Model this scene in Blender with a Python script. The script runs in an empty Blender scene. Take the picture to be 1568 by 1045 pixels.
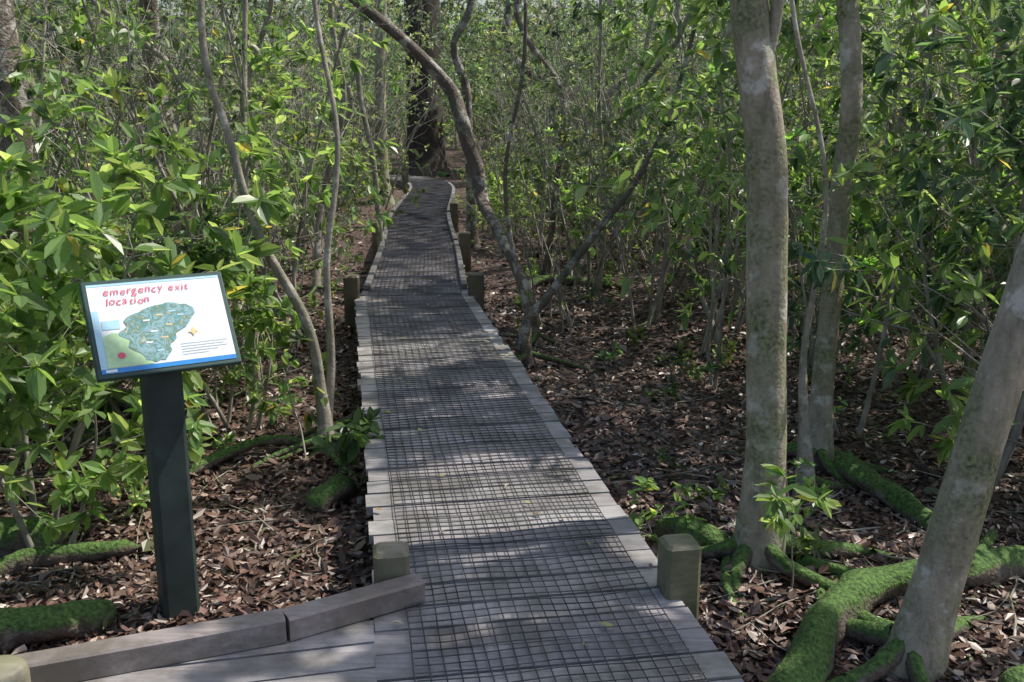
import bpy, math, random
import numpy as np
from mathutils import Vector, Matrix
R = np.random.default_rng(7)
random.seed(7)
scene = bpy.context.scene
COL = scene.collection

# ------------------------------------------------------------------ helpers
def nrm(v):
    v = np.asarray(v, float); return v/ (np.linalg.norm(v)+1e-9)

class Geo:
    def __init__(s): s.V=[];s.F=[];s.M=[];s.C=[];s.S=[];s.n=0
    def add(s, V, F, mat=0, col=(1,1,1), smooth=True):
        V=np.asarray(V,float).reshape(-1,3); F=np.asarray(F,int).reshape(-1,4)
        s.V.append(V); s.F.append(F+s.n); s.n+=len(V)
        s.M.append(np.broadcast_to(mat,(len(F),))); s.S.append(np.broadcast_to(smooth,(len(F),)))
        c=np.asarray(col,float)
        if c.ndim==1: c=np.tile(c,(len(V),1))
        s.C.append(c)
    def arrays(s):
        return [np.concatenate(a) for a in (s.V,s.F,s.M,s.C,s.S)]
    def mesh(s, name, mats):
        V,F,M,C,S=s.arrays()
        me=bpy.data.meshes.new(name)
        me.vertices.add(len(V)); me.vertices.foreach_set("co",V.ravel())
        me.loops.add(F.size); me.loops.foreach_set("vertex_index",F.ravel().astype(np.int32))
        me.polygons.add(len(F)); me.polygons.foreach_set("loop_start",(np.arange(len(F))*4).astype(np.int32))
        me.polygons.foreach_set("loop_total",np.full(len(F),4,np.int32))
        for m in mats: me.materials.append(m)
        me.polygons.foreach_set("material_index",M.astype(np.int32))
        me.polygons.foreach_set("use_smooth",S.astype(bool))
        a=me.color_attributes.new("col",'FLOAT_COLOR','POINT')
        a.data.foreach_set("color",np.concatenate([C,np.ones((len(C),1))],1).ravel())
        me.update(calc_edges=True)
        return me
    def obj(s, name, mats, parent=None):
        return mkobj(name, s.mesh(name,mats), parent)

def mkobj(name, data, parent=None, loc=None, rz=0, sc=1, rot=None):
    o=bpy.data.objects.new(name,data); COL.objects.link(o)
    if parent: o.parent=parent
    if loc is not None: o.location=loc
    o.rotation_euler = rot if rot is not None else (0,0,rz)
    o.scale=(sc,sc,sc) if not hasattr(sc,'__len__') else sc
    return o
def empty(name, loc=(0,0,0)):
    o=bpy.data.objects.new(name,None); COL.objects.link(o); o.location=loc; o.empty_display_size=.2; return o

_ph=R.uniform(0,6.28,(8,)); 
def gh(x,y):
    x=np.asarray(x,float); y=np.asarray(y,float)
    z=-.29+.035*np.sin(x*1.1+_ph[0])*np.cos(y*.8+_ph[1])+.025*np.sin(x*2.7+y*1.3+_ph[2])+.015*np.sin(y*4.1-x*2.2+_ph[3])
    z+= .010*np.sin(x*9+_ph[4]+2*np.sin(y*3))*np.sin(y*8.3+_ph[5])
    d=np.clip((y-12)/40,0,1); z+=d*.35
    return z

def smooth_path(pts,k=5):
    P=np.asarray(pts,float); n=len(P)
    if n<3:
        t=np.linspace(0,1,k+1)[:,None]; return P[0]*(1-t)+P[-1]*t
    Q=np.vstack([2*P[0]-P[1],P,2*P[-1]-P[-2]]); out=[]
    for i in range(n-1):
        p0,p1,p2,p3=Q[i:i+4]
        for t in np.linspace(0,1,k,endpoint=False):
            out.append(.5*((2*p1)+(-p0+p2)*t+(2*p0-5*p1+4*p2-p3)*t*t+(-p0+3*p1-3*p2+p3)*t**3))
    out.append(P[-1]); return np.array(out)

def tube(g, P, rad, n=6, mat=0, col=(1,1,1), rough=0, rng=R):
    P=np.asarray(P,float); m=len(P); rad=np.broadcast_to(np.asarray(rad,float),(m,))
    T=np.gradient(P,axis=0); T/= (np.linalg.norm(T,axis=1,keepdims=True)+1e-9)
    a=P[-1]-P[0]; ref=np.array([1,0,0.]) if abs(a[2])>.6*np.linalg.norm(a) else np.array([0,0,1.])
    X=np.cross(T,ref); X/=(np.linalg.norm(X,axis=1,keepdims=True)+1e-9); Y=np.cross(T,X)
    th=np.linspace(0,2*np.pi,n,endpoint=False)
    rr=np.repeat(rad[:,None],n,1)
    if rough>0:
        ph=rng.uniform(0,6.28,6); s=np.arange(m)[:,None]
        rr=rr*(1+rough*(.5*np.sin(2*th+ph[0]+s*.35)+.4*np.sin(3*th+ph[1]-s*.23)+.35*np.sin(s*.9+ph[2]+th)+.25*np.sin(5*th+ph[3]+s*.7)+.25*rng.normal(size=(m,n))))
    V=P[:,None,:]+rr[:,:,None]*(np.cos(th)[None,:,None]*X[:,None,:]+np.sin(th)[None,:,None]*Y[:,None,:])
    i=np.arange(m-1)[:,None]*n; j=np.arange(n)[None,:]; j2=(j+1)%n
    F=np.stack([i+j,i+j2,i+n+j2,i+n+j],-1).reshape(-1,4)
    g.add(V.reshape(-1,3),F,mat,col)

LT=np.array([[0,0,0],[.28,.46,.13],[.68,.42,.10],[1,0,-.12],[.68,-.42,.10],[.28,-.46,.13]])
LF=np.array([[0,3,2,1],[0,5,4,3]])
def leaves(g,pos,dr,up,L,W,col,mat=1,curl=None):
    pos=np.asarray(pos,float);dr=np.array(dr,float);up=np.asarray(up,float);L=np.asarray(L,float);W=np.asarray(W,float)
    N=len(pos); dr/= (np.linalg.norm(dr,axis=1,keepdims=True)+1e-9)
    z=up-(up*dr).sum(1,keepdims=True)*dr; z/=(np.linalg.norm(z,axis=1,keepdims=True)+1e-9); y=np.cross(z,dr)
    T=np.repeat(LT[None],N,0)
    if curl is not None: T[:,:,2]=T[:,:,2]*curl[:,None]+R.normal(0,.12,(N,6))*np.abs(curl)[:,None]
    V=pos[:,None]+T[:,:,0:1]*(L[:,None,None]*dr[:,None])+T[:,:,1:2]*(W[:,None,None]*y[:,None])+T[:,:,2:3]*(W[:,None,None]*z[:,None])
    F=(LF[None]+(np.arange(N)*6)[:,None,None]).reshape(-1,4)
    g.add(V.reshape(-1,3),F,mat,np.repeat(np.asarray(col,float),6,0),smooth=False)

def prism(g, poly, z0, z1, mat=0, col=(1,1,1)):
    p=np.asarray(poly,float)
    zz0=np.broadcast_to(z0,(4,)); zz1=np.broadcast_to(z1,(4,))
    V=np.vstack([np.c_[p,zz0],np.c_[p,zz1]])
    F=[[3,2,1,0],[4,5,6,7],[0,1,5,4],[1,2,6,5],[2,3,7,6],[3,0,4,7]]
    g.add(V,F,mat,col,smooth=False)
def chamfer_post(g,x,y,w,z0,z1,ang=0,mat=0,col=(1,1,1),ch=.012,lean=(0,0)):
    rings=[]
    for z,s in ((z0,w/2),(z1-ch,w/2),(z1,w/2-ch),(z1+.001,.001)):
        for k in range(8):
            a=math.pi/4*(k//2*2)+math.pi/4+(-.12 if k%2==0 else .12)
            rr=s*1.38; f=(z-z0)/(z1-z0)
            px,py=rr*math.cos(a),rr*math.sin(a)
            rings.append((x+lean[0]*f+px*math.cos(ang)-py*math.sin(ang),y+lean[1]*f+px*math.sin(ang)+py*math.cos(ang),z))
    F=[[i*8+j,i*8+(j+1)%8,(i+1)*8+(j+1)%8,(i+1)*8+j] for i in range(3) for j in range(8)]
    g.add(rings,F,mat,col,smooth=False)

# ------------------------------------------------------------------ materials
def newmat(name):
    m=bpy.data.materials.new(name); m.use_nodes=True; nt=m.node_tree
    b=nt.nodes["Principled BSDF"]; return m,nt,b
def N(nt,t,**k):
    n=nt.nodes.new(t)
    for a,v in k.items():
        if a in n.inputs.keys(): n.inputs[a].default_value=v
        else: setattr(n,a,v)
    return n
def ramp(nt,stops,interp='LINEAR'):
    n=nt.nodes.new("ShaderNodeValToRGB"); cr=n.color_ramp; cr.interpolation=interp
    cr.elements[0].position=stops[0][0]; cr.elements[0].color=(*stops[0][1],1)
    cr.elements[1].position=stops[-1][0]; cr.elements[1].color=(*stops[-1][1],1)
    for p,c in stops[1:-1]:
        e=cr.elements.new(p); e.color=(*c,1)
    return n
def mixc(nt,a,b,fac,mode='MIX'):
    n=nt.nodes.new("ShaderNodeMix"); n.data_type='RGBA'; n.blend_type=mode
    for s,v in ((0,fac),(6,a),(7,b)):
        if hasattr(v,'links') or hasattr(v,'is_linked'): nt.links.new(v,n.inputs[s])
        else: n.inputs[s].default_value = v if s==0 else (*v,1)
    return n.outputs[2]
def bump(nt,b,h,strength,dist):
    n=N(nt,"ShaderNodeBump",Strength=strength,Distance=dist); nt.links.new(h,n.inputs["Height"]); nt.links.new(n.outputs[0],b.inputs["Normal"])

def leafmat(name,trans=.55,rough=.36,tint=(1.9,1.8,1.0)):
    m,nt,b=newmat(name); L=nt.links
    a=N(nt,"ShaderNodeAttribute",attribute_name="col")
    L.new(a.outputs["Color"],b.inputs["Base Color"]); b.inputs["Roughness"].default_value=rough
    b.inputs["Specular IOR Level"].default_value=.65
    if trans>0:
        t=N(nt,"ShaderNodeBsdfTranslucent"); c=mixc(nt,a.outputs["Color"],tint,1.0,'MULTIPLY'); L.new(c,t.inputs[0])
        mx=N(nt,"ShaderNodeMixShader"); mx.inputs[0].default_value=trans
        L.new(b.outputs[0],mx.inputs[1]); L.new(t.outputs[0],mx.inputs[2]); L.new(mx.outputs[0],nt.nodes["Material Output"].inputs[0])
    return m
M_LEAF=leafmat("green_leaf")
M_DEAD=leafmat("dead_leaf",trans=0,rough=.42)

def barkmat(name,base,pale,moss,mosslo=.6,palehi=.62,scale=7,stretch=.35,bs=.7,mossz=None):
    m,nt,b=newmat(name); L=nt.links
    tc=N(nt,"ShaderNodeTexCoord"); mp=N(nt,"ShaderNodeMapping"); mp.inputs["Scale"].default_value=(1,1,stretch); L.new(tc.outputs["Object"],mp.inputs[0])
    n1=N(nt,"ShaderNodeTexNoise",Scale=scale*3,Detail=6.0,Roughness=.7); L.new(mp.outputs[0],n1.inputs[0])
    n2=N(nt,"ShaderNodeTexNoise",Scale=scale,Detail=4.0,Roughness=.65); L.new(tc.outputs["Object"],n2.inputs[0])
    n3=N(nt,"ShaderNodeTexNoise",Scale=scale*.45,Detail=4.0,Roughness=.6); L.new(tc.outputs["Object"],n3.inputs[0])
    r1=ramp(nt,[(.25,tuple(x*.4 for x in base)),(.5,base),(.75,tuple(x*1.5 for x in base))]); L.new(n1.outputs[0],r1.inputs[0])
    r2=ramp(nt,[(palehi-.08,(0,0,0)),(palehi,(1,1,1))]); L.new(n2.outputs[0],r2.inputs[0])
    c=mixc(nt,r1.outputs[0],pale,r2.outputs[0])
    if mossz is None:
        r3=ramp(nt,[(mosslo-.12,(0,0,0)),(mosslo+.06,(1,1,1))]); L.new(n3.outputs[0],r3.inputs[0]); f=r3.outputs[0]
    else:
        g=N(nt,"ShaderNodeNewGeometry"); sx=N(nt,"ShaderNodeSeparateXYZ"); L.new(g.outputs["Normal"],sx.inputs[0])
        ad=N(nt,"ShaderNodeMath",operation='MULTIPLY_ADD'); L.new(sx.outputs[2],ad.inputs[0]); ad.inputs[1].default_value=.35; L.new(n3.outputs[0],ad.inputs[2])
        r3=ramp(nt,[(mossz-.08,(0,0,0)),(mossz+.08,(1,1,1))]); L.new(ad.outputs[0],r3.inputs[0]); f=r3.outputs[0]
    nm=N(nt,"ShaderNodeTexNoise",Scale=60.0,Detail=3.0); L.new(tc.outputs["Object"],nm.inputs[0])
    rm=ramp(nt,[(.3,tuple(x*.35 for x in moss)),(.7,tuple(x*1.5 for x in moss))]); L.new(nm.outputs[0],rm.inputs[0])
    c=mixc(nt,c,rm.outputs[0],f)
    L.new(c,b.inputs["Base Color"]); b.inputs["Roughness"].default_value=.85
    ad2=N(nt,"ShaderNodeMath",operation='ADD'); L.new(n1.outputs[0],ad2.inputs[0]); L.new(nm.outputs[0],ad2.inputs[1])
    bump(nt,b,ad2.outputs[0],bs,.015)
    return m
M_BARK=barkmat("smooth_lichen_bark",(.33,.29,.22),(.56,.53,.47),(.20,.21,.11),mosslo=.56,bs=.4)
M_BARKD=barkmat("dark_flaky_bark",(.15,.12,.10),(.40,.38,.34),(.09,.11,.06),mosslo=.66,palehi=.58,scale=6,bs=1)
M_BARKX=barkmat("old_trunk_bark",(.05,.038,.032),(.11,.09,.08),(.05,.06,.03),mosslo=.7,palehi=.66,scale=4,bs=1)
M_TWIG=barkmat("twig_bark",(.29,.26,.21),(.46,.43,.38),(.16,.18,.10),mosslo=.62,scale=9,bs=.3)
m,nt,b=newmat("fine_twig"); M_FINE=m
tc=N(nt,"ShaderNodeTexCoord"); n1=N(nt,"ShaderNodeTexNoise",Scale=5.0,Detail=2.0); nt.links.new(tc.outputs["Object"],n1.inputs[0])
r=ramp(nt,[(.35,(.18,.16,.13)),(.65,(.42,.39,.34))]); nt.links.new(n1.outputs[0],r.inputs[0]); nt.links.new(r.outputs[0],b.inputs["Base Color"]); b.inputs["Roughness"].default_value=.8
M_MOSS=barkmat("mossy_root_bark",(.13,.10,.08),(.22,.20,.17),(.085,.16,.035),scale=8,mossz=.58,bs=1)

def woodmat(name,c1,c2,stain):
    m,nt,b=newmat(name); L=nt.links
    tc=N(nt,"ShaderNodeTexCoord"); mp=N(nt,"ShaderNodeMapping"); mp.inputs["Scale"].default_value=(2.2,30,20); mp.inputs["Rotation"].default_value=(0,0,math.radians(-9.4)); L.new(tc.outputs["Object"],mp.inputs[0])
    n1=N(nt,"ShaderNodeTexNoise",Scale=2.0,Detail=7.0,Roughness=.7); L.new(mp.outputs[0],n1.inputs[0])
    r=ramp(nt,[(.3,c1),(.7,c2)]); L.new(n1.outputs[0],r.inputs[0])
    n2=N(nt,"ShaderNodeTexNoise",Scale=3.2,Detail=5.0,Roughness=.65); L.new(tc.outputs["Object"],n2.inputs[0])
    r2=ramp(nt,[(.42,(0,0,0)),(.62,(1,1,1))]); L.new(n2.outputs[0],r2.inputs[0])
    c=mixc(nt,r.outputs[0],stain,r2.outputs[0])
    a=N(nt,"ShaderNodeAttribute",attribute_name="col"); c=mixc(nt,c,a.outputs["Color"],1.0,'MULTIPLY')
    L.new(c,b.inputs["Base Color"]); b.inputs["Roughness"].default_value=.45
    bump(nt,b,n1.outputs[0],.5,.004); return m
M_WOOD=woodmat("weathered_timber",(.27,.25,.25),(.55,.52,.53),(.22,.205,.19))
M_POST=woodmat("post_timber",(.20,.175,.145),(.38,.34,.28),(.17,.17,.11))

m,nt,b=newmat("galvanised_wire"); M_WIRE=m
tc=N(nt,"ShaderNodeTexCoord"); n1=N(nt,"ShaderNodeTexNoise",Scale=4.0,Detail=3.0); nt.links.new(tc.outputs["Object"],n1.inputs[0])
r=ramp(nt,[(.35,(.04,.036,.036)),(.65,(.14,.14,.15))]); nt.links.new(n1.outputs[0],r.inputs[0]); nt.links.new(r.outputs[0],b.inputs["Base Color"])
b.inputs["Metallic"].default_value=.5; b.inputs["Roughness"].default_value=.35

m,nt,b=newmat("forest_soil"); M_SOIL=m; L=nt.links
tc=N(nt,"ShaderNodeTexCoord"); v=N(nt,"ShaderNodeTexVoronoi",Scale=22.0); L.new(tc.outputs["Object"],v.inputs[0])
n1=N(nt,"ShaderNodeTexNoise",Scale=30.0,Detail=6.0,Roughness=.7); L.new(tc.outputs["Object"],n1.inputs[0])
n2=N(nt,"ShaderNodeTexNoise",Scale=1.1,Detail=3.0); L.new(tc.outputs["Object"],n2.inputs[0])
r=ramp(nt,[(.3,(.04,.026,.021)),(.55,(.105,.066,.05)),(.8,(.20,.14,.11))]); L.new(n1.outputs[0],r.inputs[0])
sp=N(nt,"ShaderNodeSeparateColor"); L.new(v.outputs["Color"],sp.inputs[0])
c=mixc(nt,r.outputs[0],(.155,.10,.078),sp.outputs[0]); c2=mixc(nt,c,r.outputs[0],.5)
rg=ramp(nt,[(.55,(0,0,0)),(.75,(.5,.5,.5))]); L.new(n2.outputs[0],rg.inputs[0])
c3=mixc(nt,c2,(.07,.07,.04),rg.outputs[0])
L.new(c3,b.inputs["Base Color"]); b.inputs["Roughness"].default_value=.8
ad=N(nt,"ShaderNodeMath",operation='ADD'); L.new(n1.outputs[0],ad.inputs[0]); L.new(v.outputs["Distance"],ad.inputs[1]); bump(nt,b,ad.outputs[0],1.0,.03)

def flat(name,c,rough=.4,noise=.12,scale=30,bumpd=0):
    m,nt,b=newmat(name); tc=N(nt,"ShaderNodeTexCoord"); n1=N(nt,"ShaderNodeTexNoise",Scale=float(scale),Detail=5.0); nt.links.new(tc.outputs["Object"],n1.inputs[0])
    r=ramp(nt,[(.3,tuple(x*(1-noise) for x in c)),(.7,tuple(min(1,x*(1+noise)) for x in c))]); nt.links.new(n1.outputs[0],r.inputs[0]); nt.links.new(r.outputs[0],b.inputs["Base Color"]); b.inputs["Roughness"].default_value=rough
    if bumpd: bump(nt,b,n1.outputs[0],.4,bumpd)
    return m

# ------------------------------------------------------------------ boardwalk centreline
CL=[(.92,-2.0),(.005,3.5),(-.80,8.35),(-.91,9.3),(-1.13,12.1),(-1.47,15.9),(-1.62,19.7),(-1.8,22.4),(-2.25,24.3),(-3.4,25.6),(-5.5,26.2),(-9,26.6)]
CLs=smooth_path([(x,y,0) for x,y in CL],12)[:,:2]
def distpath(x,y):
    P=np.stack([np.atleast_1d(x),np.atleast_1d(y)],1)[:,None]; A=CLs[:-1][None]; B=CLs[1:][None]
    t=np.clip(((P-A)*(B-A)).sum(2)/((B-A)**2).sum(2),0,1); return np.linalg.norm(P-(A+t[...,None]*(B-A)),axis=2).min(1)
seg=np.r_[0,np.cumsum(np.linalg.norm(np.diff(CLs,axis=0),axis=1))]; TOT=seg[-1]
def along(s):
    p=np.array([np.interp(s,seg,CLs[:,0]),np.interp(s,seg,CLs[:,1])]); q=np.array([np.interp(s+.05,seg,CLs[:,0]),np.interp(s+.05,seg,CLs[:,1])]); q0=np.array([np.interp(s-.05,seg,CLs[:,0]),np.interp(s-.05,seg,CLs[:,1])])
    d=(q-q0); d/=np.linalg.norm(d); return p,d,np.array([d[1],-d[0]])
def s_of_y(y):
    return float(np.interp(y,CLs[:,1],seg))

# ------------------------------------------------------------------ boardwalk
bw=empty("boardwalk")
g=Geo(); s=.0; pitch=.15
while s<TOT-.2:
    p,d,r=along(s); p2,d2,r2=along(s+pitch-.014)
    hw=.53 if p[1]<8.9 else .49
    j1,j2=R.normal(0,.008,2); dz=R.normal(0,.002); c=R.uniform(.68,1.1); tint=np.array([1,1+R.normal(0,.015),1.0+R.normal(0,.03)])*c
    a=p-r*(hw+j1); b_=p+r*(hw+j2); c_=p2+r2*(hw+j2); d_=p2-r2*(hw+j1)
    prism(g,[a,b_,c_,d_],-.038+dz,dz,0,tint)
    s+=pitch
g.obj("deck_planks",[M_WOOD],bw)
g=Geo()
for side in (-.42,.42):
    ss=np.arange(0,TOT,.6)
    for i in range(len(ss)-1):
        p,d,r=along(ss[i]);p2,d2,r2=along(ss[i+1]-.003)
        prism(g,[p+r*(side-.04),p+r*(side+.04),p2+r2*(side+.04),p2+r2*(side-.04)],-.20,-.042,0,(.4,.4,.38))
for sv in np.arange(1,TOT,2.0):
    p,d,r=along(sv)
    for sd in (-.42,.42):
        q=p+r*sd; chamfer_post(g,q[0],q[1],.11,-.5,-.202,math.atan2(d[1],d[0]),0,(.4,.4,.36))
g.obj("bearers",[M_WOOD],bw)
g=Geo()
RA=np.array([-.34,3.16]); RB=np.array([-.73,2.90]); RC=np.array([-1.50,2.60]); RD=np.array([-2.6,2.20])
def rail_y(x): return np.interp(x,[RD[0],RC[0],RB[0],RA[0]],[RD[1],RC[1],RB[1],RA[1]])
ang=math.radians(13); dx=np.array([math.cos(ang),math.sin(ang)]); dn=np.array([-dx[1],dx[0]])
base=np.array([-.42,3.02])
for k in range(26):
    c=R.uniform(.75,1.05); ends=[]
    for off in (-k*.15,-k*.15-.136):
        o=base+dn*off
        xr=.005-.1661*(o[1]-3.5)-.545
        right=o+dx*((xr-o[0])/dx[0])
        lo=0
        for t in np.arange(0,2.6,.01):
            q=right-dx*t
            if q[1]>rail_y(q[0])+.03: break
            lo=t
        ends.append((right,right-dx*lo))
    (r0,l0),(r1,l1)=ends
    if np.linalg.norm(r1-l1)<.05: continue
    dz=R.normal(0,.0015)
    prism(g,[l1,r1,r0,l0],-.038+dz,dz-.001,0,(c,c,c*1.0))
g.obj("side_branch_planks",[M_WOOD],bw)

g=Geo()
def wirepoly(P,w,col=(1,1,1)):
    tube(g,P,w,4,0,col)
hwm=.425; cell=.044
ncol=int(2*hwm/cell)+1
offs=np.linspace(-hwm,hwm,ncol)
ss=np.arange(0.0,TOT-.3,.12)
fr=[along(x) for x in ss]
ph=R.uniform(0,6,4)
def wz(s,o): return .0075+.004*abs(math.sin(s*3.1+o*5+ph[0]))+.003*abs(math.sin(s*7.7-o*9+ph[1]))
for ci,o in enumerate(offs):
    P=[]
    for x,(p,d,r) in zip(ss,fr):
        q=p+r*(o+.004*math.sin(x*2.2+ci)+.002*math.sin(x*9+ci*2)); P.append((q[0],q[1],wz(x,o)))
    wirepoly(np.array(P),.0023)
for x in np.arange(0.0,TOT-.3,cell):
    p,d,r=along(x); P=[]
    for o in np.linspace(-hwm,hwm,9):
        q=p+r*o+d*.006*math.sin(o*11+x*3); P.append((q[0],q[1],wz(x,o)+.003))
    wirepoly(np.array(P),.0024)
o0=base+dn*(-.42)
for k in range(44):
    a=o0+dx*(-.04)-dn*k*cell; b_=o0-dx*1.05-dn*k*cell
    P=[(*(a*(1-t)+b_*t),.008+.003*abs(math.sin(t*9+k))) for t in np.linspace(0,1,10)]; wirepoly(np.array(P),.0025)
for k in range(23):
    a=o0-dx*(.04+k*cell+.03); b_=a-dn*1.9
    P=[(*(a*(1-t)+b_*t),.006+.003*abs(math.sin(t*19+k))) for t in np.linspace(0,1,14)]; wirepoly(np.array(P),.0025)
g.obj("wire_netting",[M_WIRE],bw)

g=Geo()
def kerb(pts,w,z0,z1,col):
    pts=[np.array(p,float) for p in pts]
    for i in range(len(pts)-1):
        a,b_=pts[i],pts[i+1]; d=(b_-a)/np.linalg.norm(b_-a); n=np.array([-d[1],d[0]])*w/2
        b2=b_-d*.004; ch=.008
        prof=[(-1,z0),(1,z0),(1,z1-ch),(1-ch/w*2,z1),(-1+ch/w*2,z1),(-1,z1-ch)]
        V=[(*(q+n*u),z) for q in (a,b2) for u,z in prof]
        F=[[k,(k+1)%6,6+(k+1)%6,6+k] for k in range(6)]+[[0,3,2,1],[0,5,4,3],[6,7,8,9],[6,9,10,11]]
        g.add(V,F,0,col,smooth=False)
kerb([RA+(.02,.0),RB],.085,.003,.08,(.78,.70,.66)); kerb([RB,RC,RD],.085,.002,.083,(.72,.66,.62))
for side in (-.455,.455):
    for s0,s1 in ((s_of_y(9.2),s_of_y(12.4)),(s_of_y(12.6),s_of_y(16)),(s_of_y(16.3),s_of_y(19.5))):
        pp=[]
        for x in np.linspace(s0,s1,5):
            p,d,r=along(x); pp.append(p+r*side)
        kerb(pp,.06,.003,.05,(.45,.45,.43))
g.obj("kerb_rails",[M_WOOD],bw)
g=Geo()
chamfer_post(g,-.425,3.235,.115,-.5,.155,math.radians(9),0,(.95,.9,.86))
chamfer_post(g,.585,3.22,.115,-.5,.19,math.radians(9),0,(.62,.65,.5))
for yy,sd in ((8.9,-.56),(8.9,.56),(12.0,.55),(13.2,-.55),(16.0,.55),(23.6,-.5)):
    p,d,r=along(s_of_y(yy))
    q=p+r*sd; chamfer_post(g,q[0],q[1],.13,-.5,.2 if yy<21 else .62,math.atan2(d[1],d[0]),0,R.uniform(.5,.8)*np.array([1,.9,.8]))
tube(g,[(-1.40,2.44,-.5),(-1.40,2.44,.14),(-1.40,2.44,.165),(-1.40,2.44,.175),(-1.40,2.44,.176)],[.075,.075,.07,.055,.001],18,0,(1.2,1.2,1.1),rough=.02)
g.obj("posts",[M_POST],bw)

# ------------------------------------------------------------------ ground
def axis(lo,hi,step,far,grow=1.18):
    c=list(np.arange(lo,hi+1e-6,step)); x=hi;st=step
    while x<far: st*=grow; x+=st; c.append(x)
    x=lo;st=step; pre=[]
    while x>-far: st*=grow; x-=st; pre.append(x)
    return np.array(pre[::-1]+c)
xs=axis(-7,7,.08,400); ys=axis(1,16,.08,400)
X,Y=np.meshgrid(xs,ys); Z=gh(X,Y); near=(abs(X)<9)&(Y<18)&(Y>-1)
Z=Z+np.where(near,R.normal(0,.006,Z.shape),0); nx=len(xs)
i=np.arange(len(ys)-1)[:,None]*nx; j=np.arange(nx-1)[None]
F=np.stack([i+j,i+j+1,i+nx+j+1,i+nx+j],-1).reshape(-1,4)
g=Geo(); g.add(np.stack([X,Y,Z],-1).reshape(-1,3),F,0); g.obj("ground",[M_SOIL])

def litter(n,ymin,ymax,smin,smax):
    y=ymin*(ymax/ymin)**R.uniform(0,1,n); x=R.uniform(-1,1,n)*(.62*y+1.2)
    k=distpath(x,y)>.50; k&=~((x<-.4)&(x>-2.6)&(y<rail_y(x)+.02)); x=x[k];y=y[k];n=len(x)
    az=R.uniform(0,6.28,n); tl=R.normal(0,.28,n)
    dr=np.c_[np.cos(az),np.sin(az),tl]; up=np.c_[R.normal(0,.35,n),R.normal(0,.35,n),np.ones(n)]
    Lg=R.uniform(smin,smax,n)*np.where(R.uniform(size=n)<.08,1.5,1); W=Lg*R.uniform(.3,.6,n)
    pal=np.array([[.065,.038,.03],[.13,.072,.054],[.18,.10,.076],[.165,.11,.088],[.25,.175,.14],[.38,.29,.24],[.60,.52,.46],[.12,.13,.06]])
    ci=R.choice(8,n,p=[.25,.25,.18,.12,.08,.06,.04,.02]); c=pal[ci]*R.uniform(.65,1.35,(n,1))
    z=gh(x,y)+R.uniform(.003,.025,n)
    return np.c_[x,y,z],dr,up,Lg,W,c,R.uniform(-1.6,2.2,n)
g=Geo()
a=litter(95000,2.2,11,.025,.07); leaves(g,*a[:6],mat=0,curl=a[6])
a=litter(18000,8,24,.06,.10); leaves(g,*a[:6],mat=0,curl=a[6])
g.obj("leaf_litter",[M_DEAD])
g=Geo(); n=60; ss_=R.uniform(3.5,16,n); P=[];
for sv in ss_:
    p,d,r=along(sv); q=p+r*R.uniform(-.5,.5); P.append((q[0],q[1],.017))
az=R.uniform(0,6.28,n); pal=np.array([[.35,.33,.1],[.3,.2,.1],[.15,.08,.04],[.4,.35,.22]])
Lg=R.uniform(.03,.06,n)
leaves(g,np.array(P),np.c_[np.cos(az),np.sin(az),R.normal(0,.1,n)],np.tile([0,0,1.],(n,1)),Lg,Lg*.45,pal[R.choice(4,n)],mat=0,curl=R.uniform(-1,1.5,n))
g.obj("fallen_leaves_on_deck",[M_DEAD])
g=Geo()
for k in range(900):
    y=2.4*(14/2.4)**R.uniform(); x=R.uniform(-1,1)*(.6*y+1); ln=R.uniform(.12,.8); az=R.uniform(0,6.28)
    if distpath(x,y)[0]<.62+ln*.5 or (x<-.4 and y<3.6+ln*.4): continue
    m_=5; t=np.linspace(-.5,.5,m_)*ln; bx=np.cumsum(R.normal(0,.02,m_))
    px=x+t*math.cos(az)-bx*math.sin(az); py=y+t*math.sin(az)+bx*math.cos(az)
    pz=gh(px,py)+.015+R.uniform(0,.03)*(t/ln+.5)
    rr=R.uniform(.0025,.007); tube(g,np.c_[px,py,pz],np.linspace(rr,rr*.5,m_),5,0)
g.obj("fallen_sticks",[M_TWIG])

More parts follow.
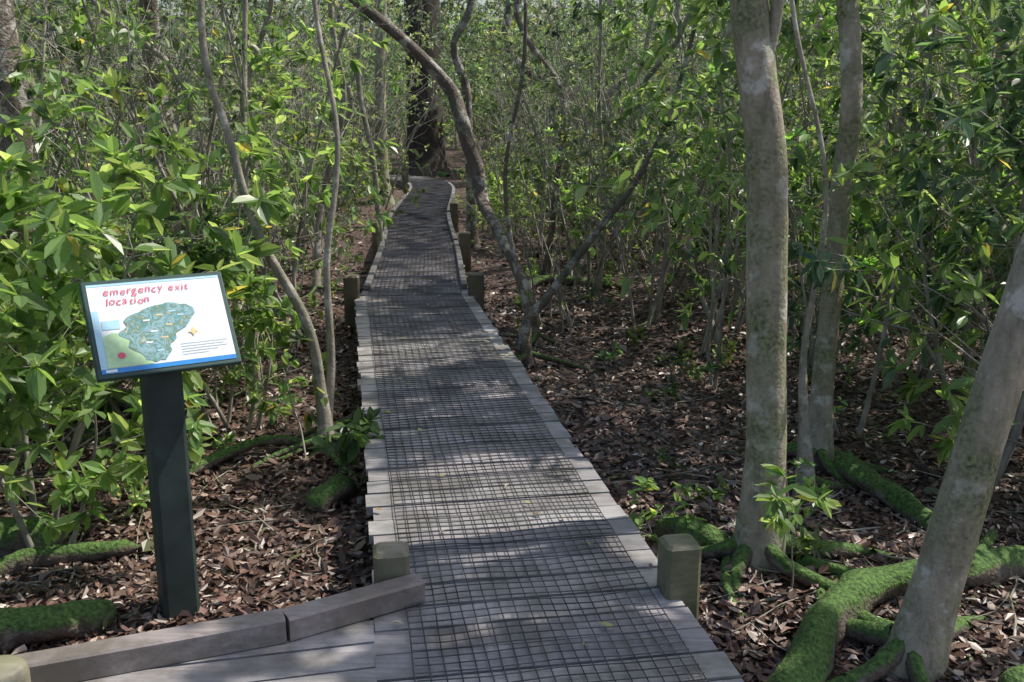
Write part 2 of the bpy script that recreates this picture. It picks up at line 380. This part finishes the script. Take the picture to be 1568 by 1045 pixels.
# ------------------------------------------------------------------ plant generator
PAL={'mid':np.array([[.075,.14,.058],[.11,.19,.075],[.065,.12,.055],[.15,.24,.10]]),
     'lite':np.array([[.17,.28,.095],[.22,.34,.125],[.14,.24,.09],[.32,.42,.19]]),
     'cool':np.array([[.07,.135,.085],[.09,.17,.105],[.075,.125,.085],[.13,.215,.135]]),
     'pale':np.array([[.14,.185,.12],[.18,.235,.15],[.12,.165,.105],[.22,.27,.18]])}  # 'pale': greyer species, also paints distance haze into the leaf colour
class Plant:
    def __init__(s,seed,pal='mid',leaf=.08,wr=.42,whorl=7,droop=.25,alts=3):
        s.g=Geo(); s.r=np.random.default_rng(seed); s.lp=[];s.ld=[];s.lu=[];s.ll=[];s.pal=PAL[pal]; s.leaf=leaf;s.wr=wr;s.wh=whorl;s.dr=droop;s.alts=alts
    def perp(s,d):
        v=s.r.normal(size=3); v-=v.dot(d)*d; return nrm(v)
    def leafat(s,p,d,k=1.0):
        s.lp.append(p); d=nrm(d+np.array([0,0,-s.dr*s.r.uniform(.3,1.5)])); s.ld.append(d); s.lu.append(nrm(np.array([0,0,1.])+s.r.normal(0,.4,3))); s.ll.append(s.leaf*k*s.r.uniform(.5,1.3))
    def whorl(s,p,d):
        n=s.wh+s.r.integers(-2,3)
        for i in range(max(3,n)):
            s.leafat(p-d*s.r.uniform(0,.03), nrm(d*s.r.uniform(.1,.8)+s.perp(d)*1.0))
    def branch(s,p,d,ln,r,lev,kids=(5,4),up=.12,wob=.16,ang=(.5,1.1),t0=.3):
        n=6 if lev>0 else 3; P=[np.array(p,float)]; D=[nrm(d)]
        for i in range(n):
            dd=nrm(D[-1]+s.r.normal(0,wob,3)+np.array([0,0,up])); D.append(dd); P.append(P[-1]+dd*ln/n)
        P=np.array(P); rad=np.linspace(r,max(r*.35,.0014),n+1)
        PS=smooth_path(P,2) if lev>1 else P
        tube(s.g,PS,np.interp(np.linspace(0,1,len(PS)),np.linspace(0,1,n+1),rad),[3,4,7,8][min(lev,3)],0)
        if lev==0:
            s.whorl(P[-1],D[-1])
            for k in range(s.alts):
                t=s.r.uniform(.3,.95); i=int(t*n); s.leafat(P[i]+(P[i+1]-P[i])*(t*n-i), nrm(D[i]*.6+s.perp(D[i])),.9)
            return
        nk=kids[lev-1]; 
        for k in range(nk):
            t=t0+(1-t0)*(k+s.r.uniform(.1,.9))/nk; t=min(t,.98); i=int(t*n); q=P[i]+(P[i+1]-P[i])*(t*n-i)
            a=s.r.uniform(*ang); dd=nrm(D[i]*math.cos(a)+s.perp(D[i])*math.sin(a))
            s.branch(q,dd,ln*s.r.uniform(.32,.58)*(1.15-.45*t),rad[i]*.5,lev-1,kids,up*.8,wob*1.15,ang,.25)
        s.branch(P[-1],D[-1],ln*.25,rad[-1],0,kids,up,wob,ang,.2) if lev==1 else s.whorl(P[-1],D[-1])
    def bake(s):
        if s.lp:
            n=len(s.lp); c=s.pal[s.r.choice(4,n)]*s.r.uniform(.6,1.4,(n,1))
            yl=s.r.uniform(size=n)<.015; c[yl]=[.46,.40,.12]
            L_=np.array(s.ll); leaves(s.g,s.lp,s.ld,s.lu,L_,L_*s.wr,c,mat=1); s.lp=[]
        return s.g
def sapling(seed,H,stems,pal,leaf,wr=.44,kids=(5,9),t0=.25,lean=.25,r=.014,droop=.25,whorl=7,alts=3):
    p=Plant(seed,pal,leaf,wr,whorl,droop,alts)
    for k in range(stems):
        a=p.r.uniform(0,6.28); d=nrm([math.cos(a)*lean*p.r.uniform(.3,1.3),math.sin(a)*lean*p.r.uniform(.3,1.3),1])
        p.branch((math.cos(a)*.06,math.sin(a)*.06,-.08),d,H*p.r.uniform(.75,1.05),r*p.r.uniform(.8,1.4),2,kids,.05,.09,(.6,1.25),t0)
    return p.bake()
sapA=[sapling(i,h,st,pal,lf,kids=k,t0=t,lean=le).arrays() for i,h,st,pal,lf,k,t,le in
      [(1,3.2,2,'mid',.10,(4,8),.35,.35),(2,3.8,2,'lite',.10,(4,9),.4,.35),(3,2.4,3,'cool',.07,(4,6),.35,.5),
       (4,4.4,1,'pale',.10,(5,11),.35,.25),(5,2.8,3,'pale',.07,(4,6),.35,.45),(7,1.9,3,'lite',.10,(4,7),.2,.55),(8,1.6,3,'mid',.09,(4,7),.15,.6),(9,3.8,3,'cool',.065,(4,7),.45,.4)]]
sapB=[sapling(i,h,st,pal,lf,kids=k,t0=t,lean=le).arrays() for i,h,st,pal,lf,k,t,le in
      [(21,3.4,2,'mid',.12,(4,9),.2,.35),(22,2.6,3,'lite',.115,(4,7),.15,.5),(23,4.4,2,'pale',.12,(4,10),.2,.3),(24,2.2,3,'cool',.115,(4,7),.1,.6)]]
def thicket(seed,n,H):
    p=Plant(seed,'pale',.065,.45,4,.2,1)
    for k in range(n):
        a=p.r.uniform(0,6.28); rr=p.r.uniform(0,.6); d=nrm([p.r.normal(0,.28),p.r.normal(0,.28),1])
        p.branch((math.cos(a)*rr,math.sin(a)*rr,-.08),d,H*p.r.uniform(.5,1.1),p.r.uniform(.006,.019),1,(3,3),.06,.17,(.4,.9),.5)
    return p.bake().arrays()
thk=[thicket(30+i,8,h) for i,h in enumerate((1.6,2.8,4.0))]
def scatter(name,items):
    g=Geo()
    for (V,F,M,C,S),x,y,rz,sc in items:
        c,s_=math.cos(rz)*sc,math.sin(rz)*sc
        W=np.empty_like(V); W[:,0]=V[:,0]*c-V[:,1]*s_+x; W[:,1]=V[:,0]*s_+V[:,1]*c+y; W[:,2]=V[:,2]*sc+float(gh(x,y))
        g.V.append(W); g.F.append(F+g.n); g.n+=len(V); g.M.append(M); g.S.append(S); g.C.append(C*(R.uniform(.5,1.5)*np.array([1+R.normal(0,.10),1,1+R.normal(0,.14)])))
    return g.obj(name,[M_FINE,M_LEAF])
def crown(seed,pal,k1=(6,4),n1=5,ln=(1.5,2.4)):
    p=Plant(seed,pal,.15,.52,9,.25,4)
    for k in range(n1):
        a=k*6.28/n1+p.r.uniform(0,.6); d=nrm([math.cos(a),math.sin(a),p.r.uniform(.25,1.2)])
        p.branch((0,0,-.05),d,p.r.uniform(*ln),.045,2,k1,.06,.12,(.4,.9),.6 if n1<7 else .3)
    return p.bake().mesh("crown_%d"%seed,[M_FINE,M_LEAF])
crowns=[crown(50+i,q) for i,q in enumerate(('mid','lite','cool'))]+[crown(60,'mid',(6,5),7,(1.0,1.5))]  # last one is a dense crown made to throw shade on the deck

# ------------------------------------------------------------------ placement of the understory
pts=[]
def place(n,ymin,ymax,gap,cond,xw=lambda y:.62*y+3.0):
    out=[];t=0
    while len(out)<n and t<n*30:
        t+=1; y=math.sqrt(R.uniform(ymin**2,ymax**2)); x=R.uniform(-1,1)*xw(y)
        if not cond(x,y): continue
        if any((x-a)**2+(y-b)**2<gap*gap for a,b in pts): continue
        pts.append((x,y)); out.append((x,y))
    return out
def c1(x,y):
    d=distpath(x,y)[0]
    if 17<y<30.5 and abs(x+.083*y)<1.7: return False
    if y<7.2: return d>2.9 and abs(x)>2.6
    if y<11: return d>1.75
    return d>1.5
it=[(sapA[R.integers(len(sapA))],x,y,R.uniform(0,6.28),R.uniform(.75,1.15)) for x,y in place(260,4.5,21,.62,c1)]
for x,y in place(24,11,22,.6,lambda x,y: 1.0<distpath(x,y)[0]<1.4): it.append((sapA[R.choice([5,6])],x,y,R.uniform(0,6.28),R.uniform(.45,.6)))
for x,y in place(80,8.5,22,.35,lambda x,y: distpath(x,y)[0]>1.5,lambda y:.5*y+1): it.append((sapA[R.choice([5,6])],x,y,R.uniform(0,6.28),R.uniform(.5,.9)))
scatter("understory_saplings",it)
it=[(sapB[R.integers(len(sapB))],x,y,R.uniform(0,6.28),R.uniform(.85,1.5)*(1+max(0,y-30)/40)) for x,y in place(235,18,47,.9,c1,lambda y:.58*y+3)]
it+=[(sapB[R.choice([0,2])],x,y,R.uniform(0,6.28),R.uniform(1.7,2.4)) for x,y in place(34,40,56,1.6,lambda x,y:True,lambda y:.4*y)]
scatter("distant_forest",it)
pts=[]
scatter("bare_stem_thicket",[(thk[R.integers(3)],x,y,R.uniform(0,6.28),R.uniform(.7,1.2)) for x,y in place(215,4.8,24,.5,lambda x,y: distpath(x,y)[0]>(1.3 if y>8 else 2.1) and not(17<y<30 and abs(x+.083*y)<1.3))])

# ------------------------------------------------------------------ individually placed trees
def tree(pts_,rad,bark=M_BARK,sides=18,roots=0,crown_i=None,rough=.05,branches=(),name="forest_tree",cs=1.0,k=8,low=None):
    P=smooth_path(pts_,k); n=len(pts_); rr=np.interp(np.linspace(0,1,len(P)),np.linspace(0,1,n),rad)
    zb=P[0][2]; flare=1+.55*np.exp(-(P[:,2]-zb-.1)/.14).clip(0,1.3); rr=rr*flare
    e=empty(name,tuple(P[0]))
    g=Geo(); Q=P-P[0]; tube(g,Q,rr,sides,0,rough=rough)
    for bp,br in branches:
        B=smooth_path(np.array(bp,float)-P[0],6); tube(g,B,np.linspace(br[0],br[1],len(B)),9,0,rough=rough)
    g.obj("trunk",[bark],e)
    if roots:
        g=Geo()
        for k_ in range(roots):
            a=k_*6.28/roots+R.uniform(-.4,.4); ln=R.uniform(.35,.9); r0=rad[0]*R.uniform(.35,.55); RP=[]
            for t in np.linspace(0,1,6):
                rr_=rad[0]*.5+ln*t; aa=a+.35*math.sin(t*3+k_); xx=rr_*math.cos(aa);yy=rr_*math.sin(aa)
                RP.append((xx,yy,float(gh(P[0][0]+xx,P[0][1]+yy))-P[0][2]+(.10*(1-t)**2)-.03*t))
            tube(g,smooth_path(RP,4),np.linspace(r0,r0*.35,21),9,0,rough=.1)
        g.obj("roots",[M_MOSS],e)
    if crown_i is not None:
        mkobj("crown",crowns[crown_i],e,tuple(Q[-1]),R.uniform(0,6),cs)
        if low: mkobj("lower_shade_crown",crowns[crown_i],e,tuple(Q[-1]-np.array([0,0,low])),R.uniform(0,6),cs)  # second crown stacked below to thicken the shade
    return e
tree([(1.06,3.98,-.38),(1.07,3.98,.2),(1.04,4.0,.9),(1.0,4.0,1.5),(.9,4.0,2.1),(.8,4.1,3.5),(.6,4.6,6.2)],[.095,.085,.082,.078,.074,.06,.05],roots=6,crown_i=0,cs=.55,
     branches=[([(.95,4.0,1.72),(1.0,3.97,1.95),(1.03,3.95,2.3),(1.2,3.9,3.2)],(.028,.02))])
tree([(1.40,3.2,-.4),(1.49,3.2,.05),(1.62,3.2,.75),(1.78,3.2,1.5),(2.1,3.3,2.8),(2.9,2.8,5.6)],[.085,.08,.075,.07,.06,.045],roots=5,crown_i=1,cs=.5)
tree([(1.70,5.25,-.38),(1.70,5.25,.3),(1.72,5.25,1.2),(1.66,5.25,2.3),(1.2,6.4,6.2)],[.068,.058,.055,.052,.04],roots=6,crown_i=2,bark=M_BARK,cs=.42)
tree([(3.9,3.9,-.35),(3.9,3.9,2),(3.7,4.0,5.3)],[.09,.08,.05],crown_i=3,cs=.75,low=.7,roots=3)  # added unseen tree, its dense crowns shade the near deck
tree([(4.5,6.7,-.35),(4.3,6.7,2),(3.4,6.75,5.3)],[.09,.08,.05],crown_i=3,cs=.75,low=.7,roots=3)  # added off-frame tree, crowns set to shade deck between two sun strips
tree([(4.1,9.4,-.35),(3.8,9.4,2),(2.9,9.6,5.5)],[.08,.07,.05],crown_i=3,cs=.8,low=.7,roots=3)  # added tree, off-frame crowns shade the deck beyond the farther sun strip
tree([(1.50,4.75,-.38),(1.47,4.78,.1),(1.45,4.8,.5),(1.5,4.8,1.3),(1.3,4.9,2.2),(1.2,4.9,3.4)],[.05,.03,.016,.012,.01,.008],bark=M_TWIG,roots=3)
tree([(-3.3,6.6,-.4),(-3.35,6.6,.6),(-3.25,6.6,1.6),(-3.3,6.6,2.6),(-3.4,6.6,6.0)],[.16,.145,.14,.135,.11],bark=M_BARKD,crown_i=0,roots=5,rough=.1,cs=1.0)
tree([(-1.06,5.45,-.38),(-1.10,5.5,.1),(-1.14,5.4,.5),(-1.35,5.3,1.0),(-1.46,5.25,1.5),(-1.55,5.2,2.1),(-1.4,5.3,3.6)],[.045,.032,.027,.024,.02,.018,.012],roots=6,bark=M_TWIG,crown_i=None)
tree([(-1.12,5.55,-.38),(-1.05,5.6,.2),(-1.05,5.6,.8),(-.98,5.7,1.5),(-1.1,5.8,2.4),(-1.0,5.8,4.0)],[.035,.024,.018,.015,.013,.01],roots=3,bark=M_TWIG)
tree([(-2.9,9.0,-.38),(-2.95,9,.6),(-3.05,9,1.4),(-3.2,9.2,2.3),(-3.0,9,5)],[.11,.10,.09,.08,.06],bark=M_BARKD,roots=3,crown_i=1,cs=.7)
tree([(.13,7.5,-.38),(.1,7.5,0),(.3,7.55,.28),(.62,7.6,.7),(.95,7.6,1.15),(1.2,7.6,1.7),(1.4,7.6,2.6),(1.6,7.6,4)],[.05,.04,.032,.027,.022,.018,.014,.01],bark=M_BARKD,roots=4)
tree([(.1,7.6,-.38),(.12,7.6,.1),(.02,7.65,.5),(-.05,7.7,1.2),(.1,7.7,2.2),(.0,7.7,4)],[.035,.026,.02,.016,.014,.01],bark=M_BARKD)
tree([(.20,8.4,-.38),(.12,8.6,.1),(-.1,9.2,.5),(-.28,10,.72),(-.36,10.2,1.05),(-.50,10.2,1.5),(-.62,10.3,1.85),(-1.05,10.3,2.3),(-1.6,10.2,2.75),(-2.3,10.2,3.4)],[.05,.045,.05,.06,.078,.075,.065,.055,.045,.03],bark=M_BARKD,roots=3,rough=.12)
tree([(-.55,14,-.3),(-.6,14,1),(-.62,14,1.9),(-.78,14,2.5),(-.5,14,3.3),(-.5,14,6.0)],[.07,.06,.055,.05,.05,.04],bark=M_BARKD,crown_i=1,roots=3,rough=.1,cs=.7)
tree([(-2.65,20.6,-.3),(-2.65,20.6,1.5),(-2.6,20.6,3.2),(-2.4,20.6,7)],[.15,.12,.11,.1],crown_i=0,roots=4,cs=.8)
tree([(-2.45,29,-.2),(-2.45,29,2),(-2.5,29,4),(-2.6,29,9)],[.60,.52,.48,.38],bark=M_BARKX,crown_i=1,roots=6,cs=1.6,rough=.08)
tree([(-1.62,12.4,-.35),(-1.7,12.4,1),(-1.85,12.4,2.0),(-1.75,12.4,3.2),(-1.85,12.4,6)],[.045,.035,.03,.03,.03],roots=3,bark=M_TWIG)
for (x,y,r_,b_) in [(1.35,9.2,.03,M_TWIG),(2.2,9.6,.045,M_BARK),(2.3,7.3,.03,M_TWIG),(3.1,6.4,.03,M_TWIG),(3.4,8.6,.05,M_BARK),(.4,11.5,.045,M_BARKD),(1.4,12.5,.05,M_BARK),(-4.6,9.5,.08,M_BARK),(-2.1,7.6,.025,M_TWIG),(-1.75,6.6,.022,M_TWIG),(-2.1,10.5,.04,M_TWIG),
                    (-5.4,12,.1,M_BARKD),(-3.6,13.5,.08,M_BARK),(3.6,13.5,.1,M_BARK),(5.5,11,.1,M_BARK),(-6.8,15.5,.12,M_BARK),(5.0,17,.12,M_BARK),(1.0,19,.12,M_BARKD),(-4.4,18.5,.12,M_BARK),(8,15.5,.14,M_BARK),(-5.7,24,.14,M_BARK),(10,10,.12,M_BARK),(8,7,.12,M_BARK),
                    (2.5,26,.13,M_BARK),(-9,28,.15,M_BARK),(7,27,.14,M_BARK),(-13,33,.15,M_BARK),(0,34,.15,M_BARK),(12,32,.15,M_BARK),(5,38,.15,M_BARK),(-6,37,.15,M_BARK),(2.9,11.2,.04,M_TWIG),(1.9,14.5,.05,M_BARK),(-3.1,11,.05,M_TWIG),(-2.8,15.5,.05,M_BARK),(4.4,10,.05,M_TWIG),(.9,10.3,.025,M_TWIG),(1.75,8.0,.02,M_TWIG),(-2.7,8.0,.03,M_TWIG),(2.6,8.6,.025,M_TWIG)]:
    w=R.normal(0,.19,(4,2)); z0=float(gh(x,y))-.05
    H=R.uniform(5.5,8) if y<25 else R.uniform(5,6.5)
    tree([(x,y,z0),(x+w[0,0]*.6,y+w[0,1],z0+1.0),(x+w[1,0]*1.2,y+w[1,1],z0+2.1),(x+w[2,0]*1.8,y+w[2,1],z0+3.3),(x+w[3,0]*2,y,z0+H)],[r_,r_*.85,r_*.8,r_*.7,r_*.5],bark=b_,sides=12,roots=3 if y<20 else 0,crown_i=int(R.integers(3)) if r_>.055 else None,cs=R.uniform(.6,.85) if y<25 else 1.7,k=5)

def mosslog(name,P,r0,r1,rough=.14,n=14):
    P=np.array([(x,y,float(gh(x,y))+h) for x,y,h in P]); S=smooth_path(P,7)
    g=Geo(); o=S[0].copy(); S=S-o
    rr=np.linspace(r0,r1,len(S)); rr[0]*=.3; rr[-1]*=.2
    tube(g,S,rr,n,0,rough=rough); ob=g.obj(name,[M_MOSS]); ob.location=o
mosslog("mossy_surface_root",[(.76,2.75,-.03),(.98,3.08,.04),(1.18,3.38,.08),(1.45,3.62,.07),(1.75,3.70,.07),(2.2,3.95,.04),(2.7,4.2,0)],.085,.06,rough=.22)
mosslog("mossy_surface_root",[(1.2,3.9,.02),(1.5,3.72,.04),(1.85,3.8,.04),(2.3,4.4,.0)],.035,.025,rough=.2)
mosslog("mossy_surface_root",[(1.78,5.15,.08),(1.85,4.85,.06),(1.92,4.6,.06),(2.0,4.25,.0)],.07,.05,rough=.2)
mosslog("mossy_surface_root",[(1.65,3.0,.0),(1.9,3.05,.05),(2.3,3.1,.03),(2.6,3.2,.0)],.06,.045,rough=.2)
mosslog("mossy_surface_root",[(1.0,4.1,.04),(.9,3.85,.02),(.88,3.6,.0),(.95,3.45,-.04)],.03,.018)
mosslog("mossy_log",[(-2.9,4.3,.06),(-2.5,4.22,.09),(-2.1,4.38,.05)],.10,.08,rough=.2)
mosslog("mossy_log",[(-2.3,4.0,.02),(-2.1,4.12,.05),(-1.7,4.22,.04)],.05,.04)
mosslog("mossy_log",[(-2.75,3.85,.02),(-2.5,3.88,.05),(-2.2,3.8,.04)],.05,.035)
mosslog("mossy_log",[(-2.05,3.28,.0),(-1.88,3.40,.06),(-1.70,3.48,.05),(-1.58,3.62,-.02)],.09,.065,rough=.25)
mosslog("mossy_branch",[(-1.75,5.1,.02),(-1.55,5.3,.07),(-1.35,5.42,.08),(-1.1,5.45,.03)],.035,.022)
mosslog("mossy_log",[(-3.2,6.2,.04),(-2.6,6.35,.07),(-2.0,6.15,.04)],.07,.05)
mosslog("mossy_log",[(.72,4.3,-.02),(.78,4.15,.08),(.95,4.05,.02)],.09,.06,rough=.2)
mosslog("mossy_log",[(-1.0,4.6,.0),(-.88,4.72,.06),(-.85,4.9,.0)],.08,.06,rough=.2)
mosslog("mossy_log",[(.05,10.6,.0),(.4,10.9,.05),(1.2,10.9,.02)],.06,.05)

# ------------------------------------------------------------------ foreground shrubs
def shrub(name,x,y,seed,H,stems,pal,leaf,wr=.44,kids=(5,8),t0=.2,lean=.4,r=.014,droop=.3,whorl=7,alts=3,rz=0):
    me=sapling(seed,H,stems,pal,leaf,wr,kids,t0,lean,r,droop,whorl,alts).mesh(name,[M_FINE,M_LEAF]); return mkobj(name,me,None,(x,y,float(gh(x,y))),rz)
shrub("leafy_shrub",-2.35,4.65,101,1.75,3,'lite',.13,.44,(5,8),.25,.45)
shrub("leafy_shrub",-2.55,4.15,102,1.65,4,'lite',.125,.44,(5,7),.2,.35)
shrub("leafy_shrub",-2.1,4.25,110,1.0,2,'lite',.11,.44,(4,5),.3,.4)
shrub("leafy_shrub",-2.9,5.6,103,1.5,3,'lite',.11,.44,(5,8),.2,.5)
shrub("leafy_shrub",-1.85,6.1,104,2.3,2,'lite',.11,.44,(5,8),.4,.3)
shrub("leafy_shrub",-2.15,7.4,105,3.0,3,'lite',.105,.44,(5,9),.35,.3)
shrub("leafy_shrub",-2.3,6.0,106,1.3,3,'mid',.10,.44,(5,7),.15,.6)
shrub("leafy_shrub",-1.95,7.0,107,1.3,3,'cool',.09,.44,(4,6),.2,.5)
shrub("leafy_shrub",-2.4,8.8,108,2.2,3,'pale',.08,.44,(5,8),.25,.4)
shrub("leafy_shrub",-1.65,5.9,109,1.1,3,'lite',.09,.44,(4,6),.25,.45)
shrub("leafy_shrub",2.05,5.7,111,2.7,2,'lite',.12,.36,(5,10),.3,.3,droop=.7)
shrub("leafy_shrub",2.45,4.9,112,2.7,3,'cool',.115,.38,(5,9),.25,.35,droop=.55)
shrub("leafy_shrub",3.0,5.9,113,3.2,3,'mid',.115,.38,(5,10),.15,.3,droop=.5)
shrub("leafy_shrub",1.45,6.9,114,2.4,2,'lite',.10,.36,(4,7),.45,.3,droop=.5)
shrub("leafy_shrub",2.3,7.2,115,2.8,3,'mid',.105,.36,(5,9),.2,.35,droop=.5)
shrub("leafy_shrub",3.1,4.7,116,2.2,4,'lite',.115,.38,(5,8),.15,.45,droop=.5)
shrub("leafy_shrub",1.2,9.0,117,2.2,3,'pale',.085,.4,(4,8),.25,.4,droop=.4)
shrub("leafy_shrub",1.9,8.6,118,2.8,3,'lite',.09,.4,(4,9),.2,.4,droop=.4)
shrub("leafy_shrub",2.9,7.0,119,1.6,4,'cool',.10,.4,(5,7),.1,.5,droop=.4)
shrub("leafy_shrub",.75,10.2,120,2.4,3,'pale',.075,.42,(4,8),.25,.4,droop=.4)
shrub("broadleaf_seedling",-.88,5.0,121,.5,2,'mid',.10,.5,(2,3),.5,.25,.006,whorl=5,alts=1)
shrub("broadleaf_seedling",.72,4.25,122,.35,2,'lite',.06,.5,(2,3),.3,.4,.004,whorl=5,alts=1)
shrub("broadleaf_seedling",1.15,3.75,123,.6,1,'lite',.09,.4,(2,3),.5,.3,.005,whorl=5,alts=1)
seed_m=[sapling(130+i,h,1,pal,lf,.45,(2,3),.45,.3,.004,.2,5,1).arrays() for i,(h,pal,lf) in enumerate([(.22,'lite',.05),(.35,'mid',.06),(.5,'lite',.07)])]
pts=[]
scatter("forest_floor_seedlings",[(seed_m[R.integers(3)],x,y,R.uniform(0,6.28),R.uniform(.6,1.3)) for x,y in place(300,3.2,14,.25,lambda x,y: distpath(x,y)[0]>.85 and not(x<-.4 and y<3.7))])

# ------------------------------------------------------------------ interpretive sign
sign=empty("information_sign",(-1.33,3.64,-.33))
M_FR=flat("dark_green_paint",(.02,.06,.055),.45,.25,12,.002)
M_PW=flat("painted_post",(.03,.045,.042),.6,.35,9,.004)
M_FACE=flat("sign_face_white",(.82,.86,.88),.3,.03,8)
M_BLUE=flat("sign_blue",(.04,.26,.65),.3); M_RED=flat("sign_red_ink",(.80,.12,.20),.4); M_LG=flat("sign_light_green",(.50,.72,.42),.3,.15,40)
M_PB=flat("sign_pale_blue",(.45,.70,.85),.3,.05,20); M_YL=flat("sign_yellow",(.75,.6,.3),.3); M_GY=flat("sign_text_grey",(.45,.5,.55),.4)
m,nt,b=newmat("sign_map"); M_MAP=m
tc=N(nt,"ShaderNodeTexCoord"); n1=N(nt,"ShaderNodeTexNoise",Scale=24.0,Detail=6.0,Roughness=.7,Distortion=1.5); nt.links.new(tc.outputs["Object"],n1.inputs[0])
r=ramp(nt,[(.28,(.06,.12,.11)),(.38,(.13,.26,.18)),(.46,(.38,.52,.55)),(.50,(.16,.38,.46)),(.55,(.13,.24,.16)),(.63,(.38,.42,.32)),(.72,(.55,.64,.62))]); nt.links.new(n1.outputs[0],r.inputs[0]); nt.links.new(r.outputs[0],b.inputs["Base Color"]); b.inputs["Roughness"].default_value=.3
g=Geo(); chamfer_post(g,0,0,.125,-.2,1.10,math.radians(31),0,ch=.01,lean=(0,0)); g.obj("post",[M_PW],sign)
pan=empty("panel"); pan.parent=sign; 
psi=math.radians(31); tau=math.radians(55)
Rv=Vector((math.cos(psi),math.sin(psi),0)); Uv=Vector((-math.sin(psi)*math.cos(tau),math.cos(psi)*math.cos(tau),math.sin(tau))); Nv=Rv.cross(Uv)
mw=Matrix((Rv,Uv,Nv)).transposed().to_4x4(); pan.matrix_local=Matrix.Translation(Vector((.035,-.04,1.205)))@mw
W,H=.51,.385
bpy.ops.mesh.primitive_cube_add(size=1); o=bpy.context.object; o.name="frame"; o.dimensions=(W,H,.03); bpy.ops.object.transform_apply(scale=True); o.parent=pan; o.data.materials.append(M_FR)
bv=o.modifiers.new("b",'BEVEL'); bv.width=.005; bv.segments=2
def sheet(name,poly,z,mat):
    me=bpy.data.meshes.new(name); me.from_pydata([((u-.5)*(W-.035),(.5-v_)*(H-.035),z) for u,v_ in poly],[],[list(range(len(poly)))[::-1]]); me.materials.append(mat); me.update()
    return mkobj(name,me,pan)
rect=lambda a,b_,c,d:[(a,b_),(c,b_),(c,d),(a,d)]
sheet("face",rect(0,0,1,1),.0165,M_FACE)
sheet("blue_top",rect(0,0,1,.025),.0175,M_PB)
sheet("blue_band",rect(0,.95,1,1),.0175,M_BLUE)
sheet("blue_side",rect(0,.3,.05,.95),.0175,M_PB)
sheet("parkland",[(.05,.60),(.12,.56),(.22,.58),(.30,.66),(.36,.80),(.38,.945),(.05,.945)],.0185,M_LG)
sheet("inset_photo",rect(.06,.42,.19,.52),.0185,M_PB)
mp=[(.24,.50),(.22,.44),(.28,.38),(.34,.36),(.42,.31),(.52,.29),(.62,.285),(.70,.31),(.75,.36),(.755,.43),(.71,.50),(.67,.57),(.60,.62),(.58,.70),(.53,.74),(.53,.82),(.47,.92),(.40,.93),(.33,.90),(.30,.82),(.22,.74),(.24,.66),(.17,.60),(.18,.55)]
mp2=[]
for i_ in range(len(mp)):
    a=mp[i_]; b_=mp[(i_+1)%len(mp)]; mp2+= [a,((a[0]+b_[0])/2+random.uniform(-.014,.014),(a[1]+b_[1])/2+random.uniform(-.016,.016))]
sheet("map",mp2,.0195,M_MAP)
sheet("red_marker",[(.16+.03*math.cos(a),.82+.035*math.sin(a)) for a in np.linspace(0,5.6,8)],.0205,M_RED)
for k,(u_,v_) in enumerate([(.36,.45),(.46,.40),(.56,.37),(.40,.58),(.47,.66),(.62,.42),(.35,.70),(.52,.52),(.42,.80)]):
    sheet("map_label",rect(u_,v_,u_+.05,v_+.018),.0205,[M_FACE,M_YL,M_PB][k%3])
sheet("compass",[(.70,.62),(.715,.58),(.73,.62),(.76,.635),(.73,.65),(.715,.69),(.70,.65),(.67,.635)],.0205,M_YL)
for k in range(5):
    sheet("caption_line",rect(.60,.76+k*.03,.60+[.36,.33,.35,.28,.2][k],.767+k*.03),.0185,M_GY)
sheet("logo",rect(.03,.96,.11,.99),.0185,M_FACE)
adv={'m':.034,'i':.012,'l':.012,'t':.016,'r':.017,' ':.014}
for txt,x_,y_ in (("emergency exit",-.185,.127),("location",-.183,.087)):
    cx=x_
    for ch in txt:
        if ch!=' ':
            cu=bpy.data.curves.new("letter",'FONT'); cu.body=ch; cu.size=.042*random.uniform(.95,1.08); cu.shear=.15; cu.offset=0; cu.materials.append(M_RED)
            t=mkobj("title_letter",cu,pan,(cx,y_+random.uniform(-.002,.003),.0195),random.uniform(-.1,.1))
        cx+=adv.get(ch,.0235)
bpy.context.view_layer.update()

# ------------------------------------------------------------------ light, sky, camera
az=math.radians(70); el=math.radians(55)
S=Vector((math.sin(az)*math.cos(el),math.cos(az)*math.cos(el),math.sin(el)))
sd_=bpy.data.lights.new("sun",'SUN'); sd_.energy=5; sd_.angle=math.radians(.5); sd_.color=(1,.95,.85)
so=mkobj("sun",sd_); so.rotation_euler=S.to_track_quat('Z','Y').to_euler(); so.location=(10,5,12)
w=bpy.data.worlds.new("World"); scene.world=w; w.use_nodes=True; nt=w.node_tree
sk=nt.nodes.new("ShaderNodeTexSky"); sk.sky_type='NISHITA'; sk.sun_disc=False; sk.sun_elevation=el; sk.sun_rotation=az; sk.air_density=1.2; sk.dust_density=2.5; sk.ozone_density=1
bg=nt.nodes["Background"]; bg.inputs[1].default_value=.15; nt.links.new(sk.outputs[0],bg.inputs[0])
cam=bpy.data.cameras.new("camera"); cam.sensor_width=36; cam.lens=35; cam.clip_end=2000; cam.clip_start=.05
co=mkobj("camera",cam); co.location=(0,0,1.65); co.rotation_euler=(math.radians(90-13.1),0,0); scene.camera=co
scene.view_settings.view_transform='Standard'; scene.view_settings.look='None'; scene.view_settings.exposure=0
